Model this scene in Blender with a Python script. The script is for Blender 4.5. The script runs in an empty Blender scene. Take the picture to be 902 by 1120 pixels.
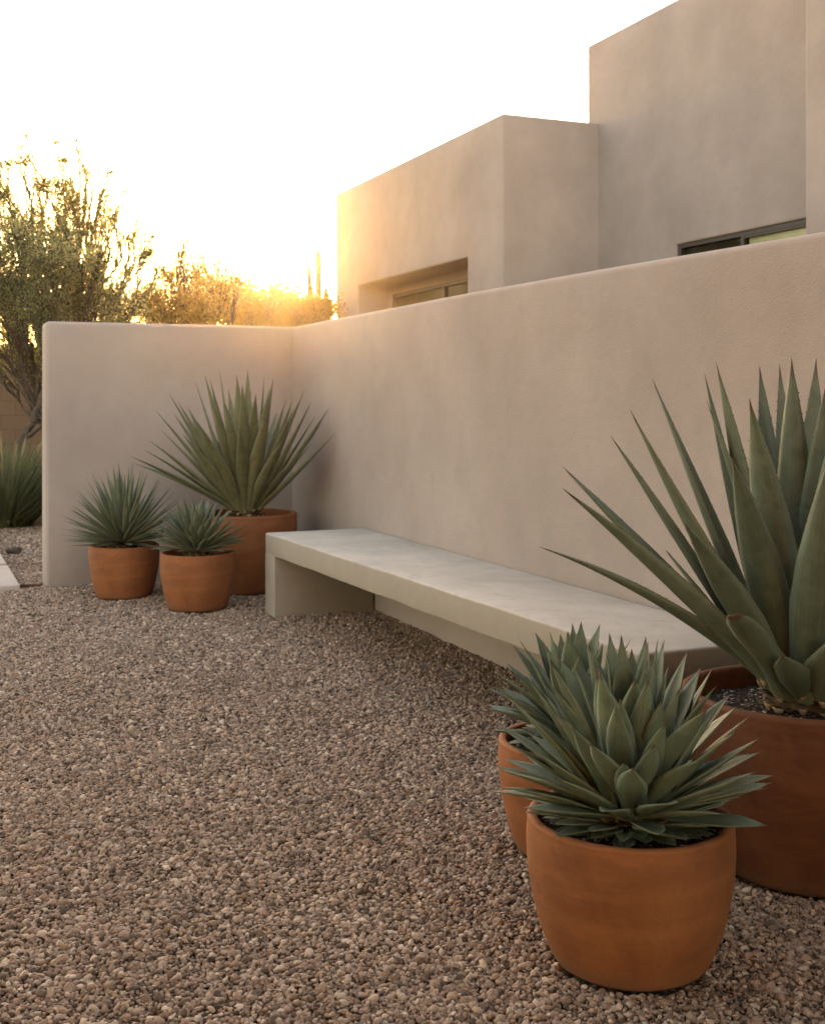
import bpy, bmesh, math, random
import numpy as np
from mathutils import Vector, Matrix, noise as mnoise

R = math.radians
random.seed(7)
rng = np.random.default_rng(11)
C = bpy.context.scene.collection

# ------------------------------------------------------------------ frame of reference
F, CX, HY, H = 1307.0, 451.0, 441.0, 1.17      # lens in photo pixels, centre column, horizon row, eye height
ANG = math.atan2(0.3885, 0.9215)               # the courtyard is turned by this
N_ = Vector((math.cos(ANG), math.sin(ANG), 0)) # towards the long wall
D_ = Vector((-math.sin(ANG), math.cos(ANG), 0))# along the long wall, away from the camera

def at(px, py, Y):
    return Vector(((px - CX) / F * Y, Y, H - (py - HY) / F * Y))

# ------------------------------------------------------------------ helpers
def link(o, parent=None):
    C.objects.link(o)
    if parent is not None:
        o.parent = parent
    return o

def tag(o, label=None, cat=None, group=None, kind=None):
    if label: o['label'] = label
    if cat: o['category'] = cat
    if group: o['group'] = group
    if kind: o['kind'] = kind
    return o

def empty(name, loc=(0, 0, 0), rz=0):
    o = bpy.data.objects.new(name, None)
    o.empty_display_size = 0.1
    o.location = loc
    o.rotation_euler = (0, 0, rz)
    return link(o)

def mesh_obj(name, verts, faces, mat, parent=None, smooth=False, uvs=None, sharp=None):
    me = bpy.data.meshes.new(name)
    me.from_pydata([tuple(v) for v in verts], [], faces)
    me.update()
    if uvs is not None:
        uv = me.uv_layers.new(name='UVMap')
        li = np.empty(len(me.loops), dtype=np.int32)
        me.loops.foreach_get('vertex_index', li)
        uv.data.foreach_set('uv', np.asarray(uvs, dtype=np.float32)[li].ravel())
    if smooth:
        me.polygons.foreach_set('use_smooth', [True] * len(me.polygons))
    me.materials.append(mat)
    o = bpy.data.objects.new(name, me)
    return link(o, parent)

def add_second(o, n1, mat):
    o.data.materials.append(mat)
    o.data.polygons.foreach_set('material_index', [0]*n1 + [1]*(len(o.data.polygons)-n1))

def bm_obj(name, bm, mat, parent=None, smooth_angle=None):
    bmesh.ops.recalc_face_normals(bm, faces=bm.faces[:])
    me = bpy.data.meshes.new(name)
    if smooth_angle is not None:
        for f in bm.faces: f.smooth = True
        for e in bm.edges:
            if len(e.link_faces) == 2 and e.calc_face_angle(0) > R(smooth_angle):
                e.smooth = False
    bm.to_mesh(me); bm.free()
    me.materials.append(mat)
    o = bpy.data.objects.new(name, me)
    return link(o, parent)

def add_box(bm, x0, x1, y0, y1, z0, z1):
    v = [bm.verts.new(p) for p in ((x0,y0,z0),(x1,y0,z0),(x1,y1,z0),(x0,y1,z0),(x0,y0,z1),(x1,y0,z1),(x1,y1,z1),(x0,y1,z1))]
    for f in ((0,3,2,1),(4,5,6,7),(0,1,5,4),(1,2,6,5),(2,3,7,6),(3,0,4,7)):
        bm.faces.new([v[i] for i in f])

def bevel_sharp(bm, w, seg=3, filt=None):
    bmesh.ops.recalc_face_normals(bm, faces=bm.faces[:])
    es = [e for e in bm.edges if len(e.link_faces) == 2 and e.calc_face_angle(0) > R(40) and (filt is None or filt(e))]
    bmesh.ops.bevel(bm, geom=es, offset=w, offset_type='OFFSET', segments=seg, profile=0.5, affect='EDGES', clamp_overlap=True)

def prism(pts, z0, z1):
    bm = bmesh.new()
    lo = [bm.verts.new((x, y, z0)) for x, y in pts]
    hi = [bm.verts.new((x, y, z1)) for x, y in pts]
    bm.faces.new(lo[::-1]); bm.faces.new(hi)
    n = len(pts)
    for i in range(n):
        bm.faces.new((lo[i], lo[(i+1) % n], hi[(i+1) % n], hi[i]))
    return bm

def recessed_box(s0, s1, t0, t1, z0, z1, ta, tb, za, zb, dep):
    """a closed block whose s0 face carries a rectangular recess"""
    bm = bmesh.new()
    T = [t0, ta, tb, t1]; Z = [z0, za, zb, z1]
    g = {}
    for i in range(4):
        for j in range(4):
            g[i, j] = bm.verts.new((s0, T[i], Z[j]))
    for i in range(3):
        for j in range(3):
            if (i, j) == (1, 1): continue
            bm.faces.new((g[i,j], g[i+1,j], g[i+1,j+1], g[i,j+1]))
    rc = {k: bm.verts.new((s0 + dep, T[k[0]], Z[k[1]])) for k in ((1,1),(2,1),(2,2),(1,2))}
    ring = [(1,1),(2,1),(2,2),(1,2)]
    for a, b in zip(ring, ring[1:] + ring[:1]):
        bm.faces.new((g[a], g[b], rc[b], rc[a]))
    bm.faces.new([rc[k] for k in ring])
    b = {}
    for i in (0, 3):
        for j in (0, 3):
            b[i, j] = bm.verts.new((s1, T[i], Z[j]))
    bm.faces.new((b[0,0], b[0,3], b[3,3], b[3,0]))
    bm.faces.new([g[i,3] for i in range(4)] + [b[3,3], b[0,3]])
    bm.faces.new([g[i,0] for i in range(4)] + [b[3,0], b[0,0]])
    bm.faces.new([g[0,j] for j in range(4)] + [b[0,3], b[0,0]])
    bm.faces.new([g[3,j] for j in range(4)] + [b[3,3], b[3,0]])
    return bm

# ------------------------------------------------------------------ materials
class NT:
    def __init__(s, name):
        s.m = bpy.data.materials.new(name); s.m.use_nodes = True
        s.n = s.m.node_tree.nodes; s.l = s.m.node_tree.links
        s.n.clear()
        s.out = s.n.new('ShaderNodeOutputMaterial')
    def node(s, t, **kw):
        n = s.n.new(t)
        for k, v in kw.items():
            if k in ('inp',):
                for a, b in v.items(): n.inputs[a].default_value = b
            else: setattr(n, k, v)
        return n
    def link(s, a, b): s.l.new(a, b)
    def coords(s, scale=(1,1,1), kind='Object'):
        tc = s.node('ShaderNodeTexCoord'); mp = s.node('ShaderNodeMapping')
        mp.inputs['Scale'].default_value = scale
        s.link(tc.outputs[kind], mp.inputs['Vector'])
        return mp.outputs['Vector']
    def noise(s, vec, scale, detail=4, rough=0.55, dist=0.0):
        n = s.node('ShaderNodeTexNoise', inp={'Scale': scale, 'Detail': detail, 'Roughness': rough, 'Distortion': dist})
        if vec is not None: s.link(vec, n.inputs['Vector'])
        return n.outputs['Fac']
    def ramp(s, fac, stops, interp='LINEAR'):
        r = s.node('ShaderNodeValToRGB'); r.color_ramp.interpolation = interp
        e = r.color_ramp.elements
        while len(e) < len(stops): e.new(0.5)
        for k, (p, c) in enumerate(stops):
            e[k].position = p
            e[k].color = (c, c, c, 1) if isinstance(c, (int, float)) else (*c, 1)
        s.link(fac, r.inputs['Fac'])
        return r.outputs['Color']
    def mix(s, fac, a, b, mode='MIX'):
        m = s.node('ShaderNodeMix', data_type='RGBA', blend_type=mode)
        for sock, v in ((m.inputs[0], fac), (m.inputs[6], a), (m.inputs[7], b)):
            if isinstance(v, bpy.types.NodeSocket): s.link(v, sock)
            elif isinstance(v, (int, float)): sock.default_value = v if sock == m.inputs[0] else (v, v, v, 1)
            else: sock.default_value = (*v, 1)
        return m.outputs[2]
    def math(s, op, a, b=0.0, clamp=False):
        m = s.node('ShaderNodeMath', operation=op, use_clamp=clamp)
        for sock, v in ((m.inputs[0], a), (m.inputs[1], b)):
            if isinstance(v, bpy.types.NodeSocket): s.link(v, sock)
            else: sock.default_value = v
        return m.outputs[0]
    def bump(s, h, dist, strength=1.0, normal=None):
        b = s.node('ShaderNodeBump', inp={'Strength': strength, 'Distance': dist})
        s.link(h, b.inputs['Height'])
        if normal is not None: s.link(normal, b.inputs['Normal'])
        return b.outputs['Normal']
    def principled(s, col, rough=0.8, normal=None, spec=0.3, **kw):
        p = s.node('ShaderNodeBsdfPrincipled')
        for k, v in (('Base Color', col), ('Roughness', rough), ('Specular IOR Level', spec)):
            if isinstance(v, bpy.types.NodeSocket): s.link(v, p.inputs[k])
            elif k == 'Base Color': p.inputs[k].default_value = (*v, 1)
            else: p.inputs[k].default_value = v
        for k, v in kw.items(): p.inputs[k.replace('_', ' ')].default_value = v
        if normal is not None: s.link(normal, p.inputs['Normal'])
        s.link(p.outputs[0], s.out.inputs['Surface'])
        return p

def stucco(name, base, streak=0.5, grain=0.0022):
    t = NT(name)
    v = t.coords()
    vs = t.coords((3.2, 3.2, 0.45))
    big = t.noise(v, 0.9, 5, 0.6)
    st = t.noise(vs, 1.6, 4, 0.6, 0.4)
    med = t.noise(v, 6, 6, 0.65, 0.6)
    fine = t.noise(v, 190, 3, 0.7)
    d = tuple(c * 0.80 for c in base); l = tuple(min(1, c * 1.15) for c in base)
    warm = (base[0]*1.07, base[1]*0.99, base[2]*0.94)
    col = t.mix(t.ramp(big, [(0.3, 0.0), (0.7, 1.0)]), d, l)
    col = t.mix(t.math('MULTIPLY', t.ramp(st, [(0.35, 0.0), (0.72, 1.0)]), streak), col, warm)
    col = t.mix(t.math('MULTIPLY', t.ramp(med, [(0.5, 0.0), (0.75, 1.0)]), 0.32), col, tuple(c*0.80 for c in base))
    col = t.mix(t.ramp(fine, [(0.34, 0.10), (0.55, 0.0)]), col, tuple(c*0.6 for c in base))
    vo = t.node('ShaderNodeTexVoronoi', feature='SMOOTH_F1', inp={'Scale': 210.0, 'Smoothness': 0.6})
    dv = t.noise(v, 40, 3)
    t.link(v, vo.inputs['Vector'])
    hgt = t.math('ADD', t.math('MULTIPLY', fine, 0.7), t.math('MULTIPLY', vo.outputs['Distance'], 0.8))
    nb = t.bump(hgt, grain, 0.75)
    nb = t.bump(t.noise(v, 14, 5, 0.6), 0.006, 0.45, nb)
    nb = t.bump(t.noise(v, 2.2, 3, 0.5), 0.03, 0.3, nb)
    t.principled(col, 0.95, nb, 0.10)
    return t.m

M = {}
M['stucco'] = stucco('tan stucco', (0.358, 0.298, 0.256), 0.40, 0.0018)
M['house'] = stucco('house stucco', (0.322, 0.269, 0.240), 0.28, 0.0018)

def mk_concrete():
    t = NT('bench concrete')
    v = t.coords(); vs = t.coords((7, 7, 2.2))
    a = t.noise(v, 2.2, 6, 0.62, 0.8); b = t.noise(vs, 2.6, 4, 0.6, 0.2); c = t.noise(v, 11, 6, 0.7, 1.0)
    col = t.mix(t.ramp(a, [(0.3, 0.0), (0.72, 1.0)]), (0.41, 0.353, 0.288), (0.59, 0.51, 0.415))
    col = t.mix(t.math('MULTIPLY', t.ramp(c, [(0.52, 0.0), (0.7, 1.0)]), 0.4), col, (0.27, 0.245, 0.205))
    # shade tint painted on all vertical faces, legs too; then rain streaks (they run down the faces of the cast)
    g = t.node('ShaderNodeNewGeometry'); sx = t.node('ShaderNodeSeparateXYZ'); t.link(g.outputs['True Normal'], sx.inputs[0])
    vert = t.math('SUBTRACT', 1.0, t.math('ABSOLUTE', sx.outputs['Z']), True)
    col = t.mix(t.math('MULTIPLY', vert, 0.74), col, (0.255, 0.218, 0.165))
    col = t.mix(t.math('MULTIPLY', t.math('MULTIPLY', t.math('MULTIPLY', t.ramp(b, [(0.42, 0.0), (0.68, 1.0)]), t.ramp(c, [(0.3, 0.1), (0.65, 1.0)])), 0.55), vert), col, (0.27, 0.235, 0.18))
    por = t.node('ShaderNodeTexVoronoi', inp={'Scale': 55.0}); t.link(v, por.inputs['Vector'])
    pit = t.ramp(por.outputs['Distance'], [(0.05, 0.0), (0.14, 1.0)])
    nb = t.bump(pit, 0.0012, 0.5); nb = t.bump(t.noise(v, 60, 5, 0.7), 0.0025, 0.5, nb); nb = t.bump(a, 0.01, 0.4, nb)
    t.principled(col, t.ramp(a, [(0.3, 0.75), (0.7, 0.9)]), nb, 0.25)
    return t.m
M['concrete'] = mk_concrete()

def mk_terra(name, base, dark):
    t = NT(name)
    v = t.coords(); vh = t.coords((1.2, 1.2, 7))
    a = t.noise(v, 5, 5, 0.6, 0.7); b = t.noise(vh, 2.2, 4, 0.6, 0.5); f = t.noise(v, 140, 3, 0.6)
    col = t.mix(t.ramp(a, [(0.32, 0.0), (0.7, 1.0)]), dark, base)
    col = t.mix(t.math('MULTIPLY', t.ramp(b, [(0.48, 0.0), (0.60, 1.0)]), 0.22), col, tuple(c*1.3+0.01 for c in base))
    bl = t.noise(v, 13, 6, 0.72, 1.2)
    col = t.mix(t.math('MULTIPLY', t.ramp(bl, [(0.55, 0.0), (0.78, 1.0)]), 0.22), col, tuple(c*1.5+0.02 for c in base))
    # lime bloom and soil splash along the foot and under the lip
    tc = t.node('ShaderNodeTexCoord'); sp = t.node('ShaderNodeSeparateXYZ'); t.link(tc.outputs['Object'], sp.inputs[0])
    zz = t.math('ADD', sp.outputs['Z'], t.math('MULTIPLY', t.noise(v, 9, 4, 0.6), 0.09))
    foot = t.ramp(zz, [(0.045, 1.0), (0.105, 0.0)])
    col = t.mix(t.math('MULTIPLY', foot, 0.55), col, (0.13, 0.075, 0.045))
    col = t.mix(t.ramp(f, [(0.33, 0.18), (0.5, 0.0)]), col, (0.14, 0.05, 0.02))
    nb = t.bump(f, 0.0008, 0.5); nb = t.bump(t.noise(vh, 9, 3, 0.5), 0.003, 0.4, nb); nb = t.bump(a, 0.008, 0.35, nb)
    t.principled(col, t.ramp(a, [(0.3, 0.62), (0.7, 0.82)]), nb, 0.28)
    return t.m
M['terra'] = mk_terra('terracotta', (0.31, 0.108, 0.038), (0.20, 0.064, 0.022))
M['terra_brown'] = mk_terra('brown terracotta', (0.29, 0.105, 0.036), (0.17, 0.057, 0.019))
M['terra_shaded'] = mk_terra('shaded terracotta', (0.17, 0.057, 0.021), (0.085, 0.028, 0.010))  # darker copy of the clay, shade on the large pot put into its colour

def mk_leaf(name, deep, pale, edge, tipc, basec):
    t = NT(name)
    uv = t.node('ShaderNodeUVMap', uv_map='UVMap'); sp = t.node('ShaderNodeSeparateXYZ'); t.link(uv.outputs[0], sp.inputs[0])
    # u: whole part = leaf number, fraction = across ; v: along
    num = t.math('FLOOR', sp.outputs['X']); u = t.math('FRACT', sp.outputs['X'])
    wn = t.node('ShaderNodeTexWhiteNoise', noise_dimensions='1D'); t.link(num, wn.inputs['W'])
    rnd = wn.outputs['Value']
    across = t.math('MULTIPLY', t.math('ABSOLUTE', t.math('SUBTRACT', u, 0.5)), 2.222)   # 0 midrib .. 1 margin
    cmb = t.node('ShaderNodeCombineXYZ'); t.link(t.math('MULTIPLY', sp.outputs['X'], 26.0), cmb.inputs[0]); t.link(t.math('MULTIPLY', sp.outputs['Y'], 1.6), cmb.inputs[1])
    streak = t.noise(cmb.outputs[0], 1.0, 3, 0.6)
    v3 = t.coords()
    blot = t.noise(v3, 16, 5, 0.65, 0.6)
    col = t.mix(t.ramp(blot, [(0.3, 0.0), (0.72, 1.0)]), deep, pale)
    col = t.mix(t.math('MULTIPLY', t.ramp(streak, [(0.45, 0.0), (0.75, 1.0)]), 0.35), col, edge)
    col = t.mix(t.math('MULTIPLY', t.math('SUBTRACT', rnd, 0.5), 0.5, True), col, pale)
    col = t.mix(t.math('MULTIPLY', t.math('SUBTRACT', 0.45, rnd), 0.9, True), col, tuple(c*0.65 for c in deep))
    col = t.mix(t.math('MULTIPLY', t.ramp(across, [(0.80, 0.0), (0.97, 1.0)]), 0.55), col, edge)
    col = t.mix(t.ramp(sp.outputs['Y'], [(0.0, 0.75), (0.16, 0.0)]), col, basec)
    brn = t.math('ADD', sp.outputs['Y'], t.math('MULTIPLY', t.math('SUBTRACT', blot, 0.5), 0.10))
    col = t.mix(t.ramp(brn, [(0.935, 0.0), (0.975, 1.0)]), col, tipc)
    spot = t.noise(v3, 38, 4, 0.7, 0.3)
    col = t.mix(t.math('MULTIPLY', t.ramp(spot, [(0.66, 0.0), (0.74, 1.0)]), 0.5), col, (0.16, 0.11, 0.05))
    nb = t.bump(streak, 0.002, 0.35); nb = t.bump(t.noise(v3, 70, 3), 0.001, 0.3, nb)
    p = t.node('ShaderNodeBsdfPrincipled', inp={'Roughness': 0.52, 'Specular IOR Level': 0.38})
    t.link(col, p.inputs['Base Color']); t.link(nb, p.inputs['Normal'])
    t.link(t.ramp(blot, [(0.3, 0.45), (0.7, 0.62)]), p.inputs['Roughness'])
    t.link(p.outputs[0], t.out.inputs['Surface'])
    return t.m
M['agave_blue'] = mk_leaf('blue green agave', (0.070, 0.100, 0.062), (0.155, 0.190, 0.130), (0.25, 0.27, 0.17), (0.10, 0.055, 0.035), (0.16, 0.17, 0.08))
M['agave_green'] = mk_leaf('green agave', (0.080, 0.116, 0.070), (0.180, 0.228, 0.148), (0.32, 0.36, 0.24), (0.10, 0.06, 0.035), (0.19, 0.20, 0.09))
M['agave_sage'] = mk_leaf('sage agave', (0.070, 0.093, 0.050), (0.145, 0.172, 0.102), (0.27, 0.28, 0.17), (0.12, 0.07, 0.035), (0.19, 0.17, 0.08))
M['agave_olive'] = mk_leaf('olive agave', (0.080, 0.090, 0.042), (0.160, 0.165, 0.085), (0.24, 0.25, 0.13), (0.12, 0.07, 0.035), (0.19, 0.17, 0.08))

def simple(name, col, rough=0.8, spec=0.3, bscale=None, bdist=0.002, var=0.25, vscale=6):
    t = NT(name); v = t.coords()
    a = t.noise(v, vscale, 5, 0.6)
    c = t.mix(t.ramp(a, [(0.3, 0.0), (0.7, 1.0)]), tuple(x*(1-var) for x in col), tuple(min(1, x*(1+var)) for x in col))
    nb = t.bump(t.noise(v, bscale or 60, 4), bdist, 0.6)
    t.principled(c, rough, nb, spec)
    return t.m
M['stub'] = simple('dry leaf bases', (0.085, 0.058, 0.032), 0.9, 0.1, 60, 0.003, 0.55, 30)
M['stub_pale'] = simple('cut leaf ends', (0.36, 0.24, 0.13), 0.9, 0.1, 80, 0.002, 0.4, 40)
M['spine'] = simple('leaf thorns', (0.12, 0.07, 0.04), 0.6)
M['bronze'] = simple('bronze aluminium', (0.036, 0.028, 0.022), 0.5, 0.3, 200, 0.0002, 0.1)
M['blind'] = simple('cream roller blind', (0.80, 0.72, 0.46), 0.9, 0.1, 250, 0.0004, 0.08, 20)
M['room'] = simple('dark room', (0.03, 0.026, 0.022), 0.9, 0.1)
M['slab'] = simple('pale concrete paver', (0.46, 0.39, 0.33), 0.9, 0.15, 90, 0.0015, 0.12, 5)
M['rust'] = simple('rusted steel edging', (0.10, 0.05, 0.028), 0.85, 0.2)
M['stone'] = simple('dark field stone', (0.075, 0.055, 0.045), 0.9, 0.2, 30, 0.004)
M['bark'] = simple('dark bark', (0.085, 0.062, 0.045), 0.95, 0.1, 45, 0.008, 0.4, 14)
M['bark_green'] = simple('olive bark', (0.13, 0.12, 0.06), 0.9, 0.1, 45, 0.004, 0.3, 10)
M['cactus'] = simple('saguaro skin', (0.06, 0.065, 0.028), 0.8, 0.2, 20, 0.01)

def mk_glass():
    t = NT('window glass')
    tr = t.node('ShaderNodeBsdfTransparent'); tr.inputs[0].default_value = (0.80, 0.82, 0.80, 1)
    gl = t.node('ShaderNodeBsdfGlossy', inp={'Roughness': 0.03}); gl.inputs['Color'].default_value = (0.9, 0.9, 0.9, 1)
    fr = t.node('ShaderNodeFresnel', inp={'IOR': 1.35})
    mx = t.node('ShaderNodeMixShader'); t.link(t.math('MULTIPLY', fr.outputs[0], 0.022), mx.inputs[0]); t.link(tr.outputs[0], mx.inputs[1]); t.link(gl.outputs[0], mx.inputs[2])
    t.link(mx.outputs[0], t.out.inputs['Surface'])
    return t.m
M['glass'] = mk_glass()

def mk_blockwall():
    t = NT('brown block masonry')
    v = t.coords()
    br = t.node('ShaderNodeTexBrick', inp={'Scale': 1.0, 'Mortar Size': 0.008, 'Brick Width': 0.4, 'Row Height': 0.2, 'Bias': 0.0})
    sw = t.node('ShaderNodeMapping'); sw.inputs['Rotation'].default_value = (R(90), 0, 0); t.link(v, sw.inputs[0]); t.link(sw.outputs[0], br.inputs['Vector'])
    br.inputs['Color1'].default_value = (0.150, 0.092, 0.060, 1); br.inputs['Color2'].default_value = (0.185, 0.115, 0.075, 1); br.inputs['Mortar'].default_value = (0.11, 0.075, 0.05, 1)
    c = t.mix(t.math('MULTIPLY', t.noise(v, 3, 5), 0.4), br.outputs['Color'], (0.12, 0.08, 0.055))
    nb = t.bump(br.outputs['Fac'], 0.006, -0.6); nb = t.bump(t.noise(v, 70, 4), 0.004, 0.5, nb)
    t.principled(c, 0.95, nb, 0.1)
    return t.m
M['block'] = mk_blockwall()

def mk_pebble():
    t = NT('pebbles')
    oi = t.node('ShaderNodeObjectInfo')
    g = t.node('ShaderNodeNewGeometry')
    stops = [(0.0, (0.050, 0.036, 0.026)), (0.10, (0.115, 0.078, 0.051)), (0.24, (0.29, 0.188, 0.121)), (0.40, (0.38, 0.256, 0.174)), (0.56, (0.43, 0.284, 0.190)),
             (0.70, (0.285, 0.200, 0.146)), (0.84, (0.51, 0.368, 0.257)), (1.0, (0.68, 0.53, 0.39))]
    c = t.ramp(oi.outputs['Random'], stops)
    pos = g.outputs['Position']
    patch = t.noise(pos, 2.0, 4, 0.6)
    c = t.mix(t.ramp(patch, [(0.35, 0.0), (0.7, 0.3)]), c, (0.20, 0.138, 0.092))
    patch3 = t.noise(pos, 7.0, 3, 0.6)
    c = t.mix(t.ramp(patch3, [(0.60, 0.0), (0.72, 0.6)]), c, (0.085, 0.066, 0.05))
    patch2 = t.noise(pos, 0.8, 2, 0.5)
    c = t.mix(t.ramp(patch2, [(0.45, 0.0), (0.75, 0.30)]), c, (0.27, 0.18, 0.125))
    f = t.noise(pos, 320, 3, 0.6)
    c = t.mix(t.ramp(f, [(0.35, 0.25), (0.6, 0.0)]), c, (0.12, 0.09, 0.07))
    t.principled(c, 0.85, t.bump(f, 0.0008, 0.4), 0.25)
    return t.m
M['pebble'] = mk_pebble()

def mk_ground():
    t = NT('gritty ground')
    v = t.coords()
    vo = t.node('ShaderNodeTexVoronoi', inp={'Scale': 80.0}); t.link(v, vo.inputs['Vector'])
    sp = t.node('ShaderNodeSeparateXYZ'); t.link(vo.outputs['Color'], sp.inputs[0])
    c = t.ramp(sp.outputs['X'], [(0.0, (0.13, 0.095, 0.07)), (0.4, (0.30, 0.225, 0.165)), (0.75, (0.38, 0.29, 0.21)), (1.0, (0.50, 0.41, 0.31))])
    big = t.noise(v, 0.35, 5, 0.6)
    c = t.mix(t.ramp(big, [(0.35, 0.0), (0.7, 0.5)]), c, (0.30, 0.215, 0.15))
    c = t.mix(t.ramp(vo.outputs['Distance'], [(0.25, 0.0), (0.6, 0.7)]), c, (0.07, 0.05, 0.037))
    h = t.math('SUBTRACT', 1.0, vo.outputs['Distance'])
    t.principled(c, 0.95, t.bump(t.noise(v, 1.2, 4), 0.08, 0.3, t.bump(h, 0.006, 0.8)), 0.1)
    return t.m
M['ground'] = mk_ground()

def mk_foliage(name, ca, cb, trans=0.45):
    t = NT(name)
    g = t.node('ShaderNodeNewGeometry')
    a = t.noise(g.outputs['Position'], 2.2, 3, 0.6)
    ri = g.outputs['Random Per Island']
    k = t.math('ADD', t.math('MULTIPLY', a, 0.6), t.math('MULTIPLY', ri, 0.5))
    c = t.mix(t.ramp(k, [(0.3, 0.0), (0.8, 1.0)]), ca, cb)
    d = t.node('ShaderNodeBsdfDiffuse'); tr = t.node('ShaderNodeBsdfTranslucent')
    t.link(c, d.inputs[0]); t.link(t.mix(0.5, c, (c and cb)), tr.inputs[0])
    mx = t.node('ShaderNodeMixShader', inp={0: trans}); t.link(d.outputs[0], mx.inputs[1]); t.link(tr.outputs[0], mx.inputs[2])
    t.link(mx.outputs[0], t.out.inputs['Surface'])
    return t.m
M['fol_green'] = mk_foliage('grey green leaves', (0.16, 0.19, 0.080), (0.32, 0.36, 0.16), 0.72)
M['fol_olive'] = mk_foliage('olive leaves', (0.16, 0.165, 0.055), (0.32, 0.31, 0.11), 0.72)
M['fol_gold'] = mk_foliage('dry golden leaves', (0.17, 0.115, 0.032), (0.30, 0.20, 0.06), 0.6)
M['grassblade'] = mk_foliage('grass blades', (0.075, 0.100, 0.045), (0.170, 0.180, 0.090), 0.4)
M['grassdry'] = mk_foliage('dry seed heads', (0.22, 0.17, 0.09), (0.34, 0.27, 0.15), 0.3)

# ------------------------------------------------------------------ ground
g = mesh_obj('ground', [(-220, -60, -0.012), (220, -60, -0.012), (220, 380, -0.012), (-220, 380, -0.012)], [(0,1,2,3)], M['ground'])
tag(g, kind='structure')

# ------------------------------------------------------------------ garden wall (one L shaped stucco wall)
WZ = 1.695
pts = [(0.803, 7.89), (2.43, 7.89), (2.43, -0.6), (2.68, -0.6), (2.68, 8.14), (0.803, 8.14)]
bm = prism(pts, -0.05, WZ)
# cut into short lengths so that the hand-trowelled surface can wander a little
for k in range(1, 40):
    bmesh.ops.bisect_plane(bm, geom=bm.verts[:]+bm.edges[:]+bm.faces[:], plane_co=(0, -0.6 + k*0.22, 0), plane_no=(0, 1, 0))
for k in range(1, 9):
    bmesh.ops.bisect_plane(bm, geom=bm.verts[:]+bm.edges[:]+bm.faces[:], plane_co=(0.803 + k*0.2, 0, 0), plane_no=(1, 0, 0))
for zc in (0.3, 0.6, 0.9, 1.2, 1.45):
    bmesh.ops.bisect_plane(bm, geom=bm.verts[:]+bm.edges[:]+bm.faces[:], plane_co=(0, 0, zc), plane_no=(0, 0, 1))
bevel_sharp(bm, 0.032, 4, lambda e: not all(abs(v.co.x-2.43) < 1e-3 and abs(v.co.y-7.89) < 1e-3 for v in e.verts))
for v in bm.verts:
    n = mnoise.noise(Vector((v.co.x*0.9, v.co.y*0.9, v.co.z*1.3)))
    n2 = mnoise.noise(Vector((v.co.x*0.7+9, v.co.y*0.7, 3.1)))
    v.co.x += 0.006*n; v.co.y += 0.006*mnoise.noise(Vector((v.co.y, v.co.x+5, v.co.z)))
    if v.co.z > 1.5: v.co.z += 0.006*n2 - min(0.06, 0.007*max(0.0, 5.2-v.co.y)**1.5)
o = bm_obj('garden_wall', bm, M['stucco'], smooth_angle=50)
o.rotation_euler.z = ANG
tag(o, 'low L shaped tan stucco garden wall with rounded top behind the bench and pots', 'garden wall')

# ------------------------------------------------------------------ house
house = empty('house', (0, 0, 0), ANG)
tag(house, 'flat roofed tan stucco house of stepped blocks rising behind the garden wall', 'house')
bm = recessed_box(5.5, 10.4, 10.72, 15.8, -0.05, 4.09, 11.55, 14.94, 0.9, 2.73, 0.45)
bevel_sharp(bm, 0.03, 3)
bm_obj('wall', bm, M['house'], house, 50)['label'] = 'lower stucco wing with a deep window recess'
bm = recessed_box(6.62, 12, -2.0, 10.94, -0.05, 4.95, 5.2, 9.36, 0.9, 2.655, 0.07)
bevel_sharp(bm, 0.022, 3)
bm_obj('wall', bm, M['house'], house, 50)['label'] = 'tall stucco block with a long strip window'
bm = bmesh.new(); add_box(bm, 5.9, 11.5, -2.2, 6.79, -0.05, 6.6); bevel_sharp(bm, 0.03, 3)
bm_obj('wall', bm, M['house'], house, 50)['label'] = 'tallest stucco block at the near end of the house'

def window(s, t0, t1, z0, z1, mull, header=0.05, blind_to=None, dep=0.07):
    """frame sits in the recess just in front of its back face (the back face is at s)"""
    bm = bmesh.new()
    fw = 0.045
    add_box(bm, s-dep, s-0.004, t0, t1, z1-header, z1)
    add_box(bm, s-dep, s-0.004, t0, t1, z0, z0+fw)
    add_box(bm, s-dep, s-0.004, t0, t0+fw, z0+fw, z1-header)
    add_box(bm, s-dep, s-0.004, t1-fw, t1, z0+fw, z1-header)
    for m in mull: add_box(bm, s-dep, s-0.004, m-fw/2, m+fw/2, z0+fw, z1-header)
    w = bm_obj('window', bm, M['bronze'], house)
    ms = [t0] + sorted(mull) + [t1]
    for a, b in zip(ms, ms[1:]):
        bm = bmesh.new(); add_box(bm, s-dep*0.55, s-dep*0.55+0.006, a+fw*0.4, b-fw*0.4, z0+0.02, z1-header*0.6)
        bm_obj('pane', bm, M['glass'], w)
    bm = bmesh.new(); add_box(bm, s-0.012, s-0.006, t0+0.02, t1-0.02, z0+0.01, z1-0.01)
    bm_obj('interior', bm, M['room'], w)
    return w
w1 = window(5.95, 11.6, 14.62, 0.95, 2.605, [13.0], 0.045)
w2 = window(6.69, 5.22, 9.345, 0.92, 2.648, [8.41, 6.9], 0.034, dep=0.055)
bm = bmesh.new(); add_box(bm, 6.672, 6.677, 6.95, 8.36, 1.0, 2.60)
bm_obj('blind', bm, M['blind'], w2)
bm = bmesh.new(); add_box(bm, 6.638, 6.655, 6.93, 8.385, 2.592, 2.6125)
bm_obj('rail', bm, M['bronze'], w2)

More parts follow.
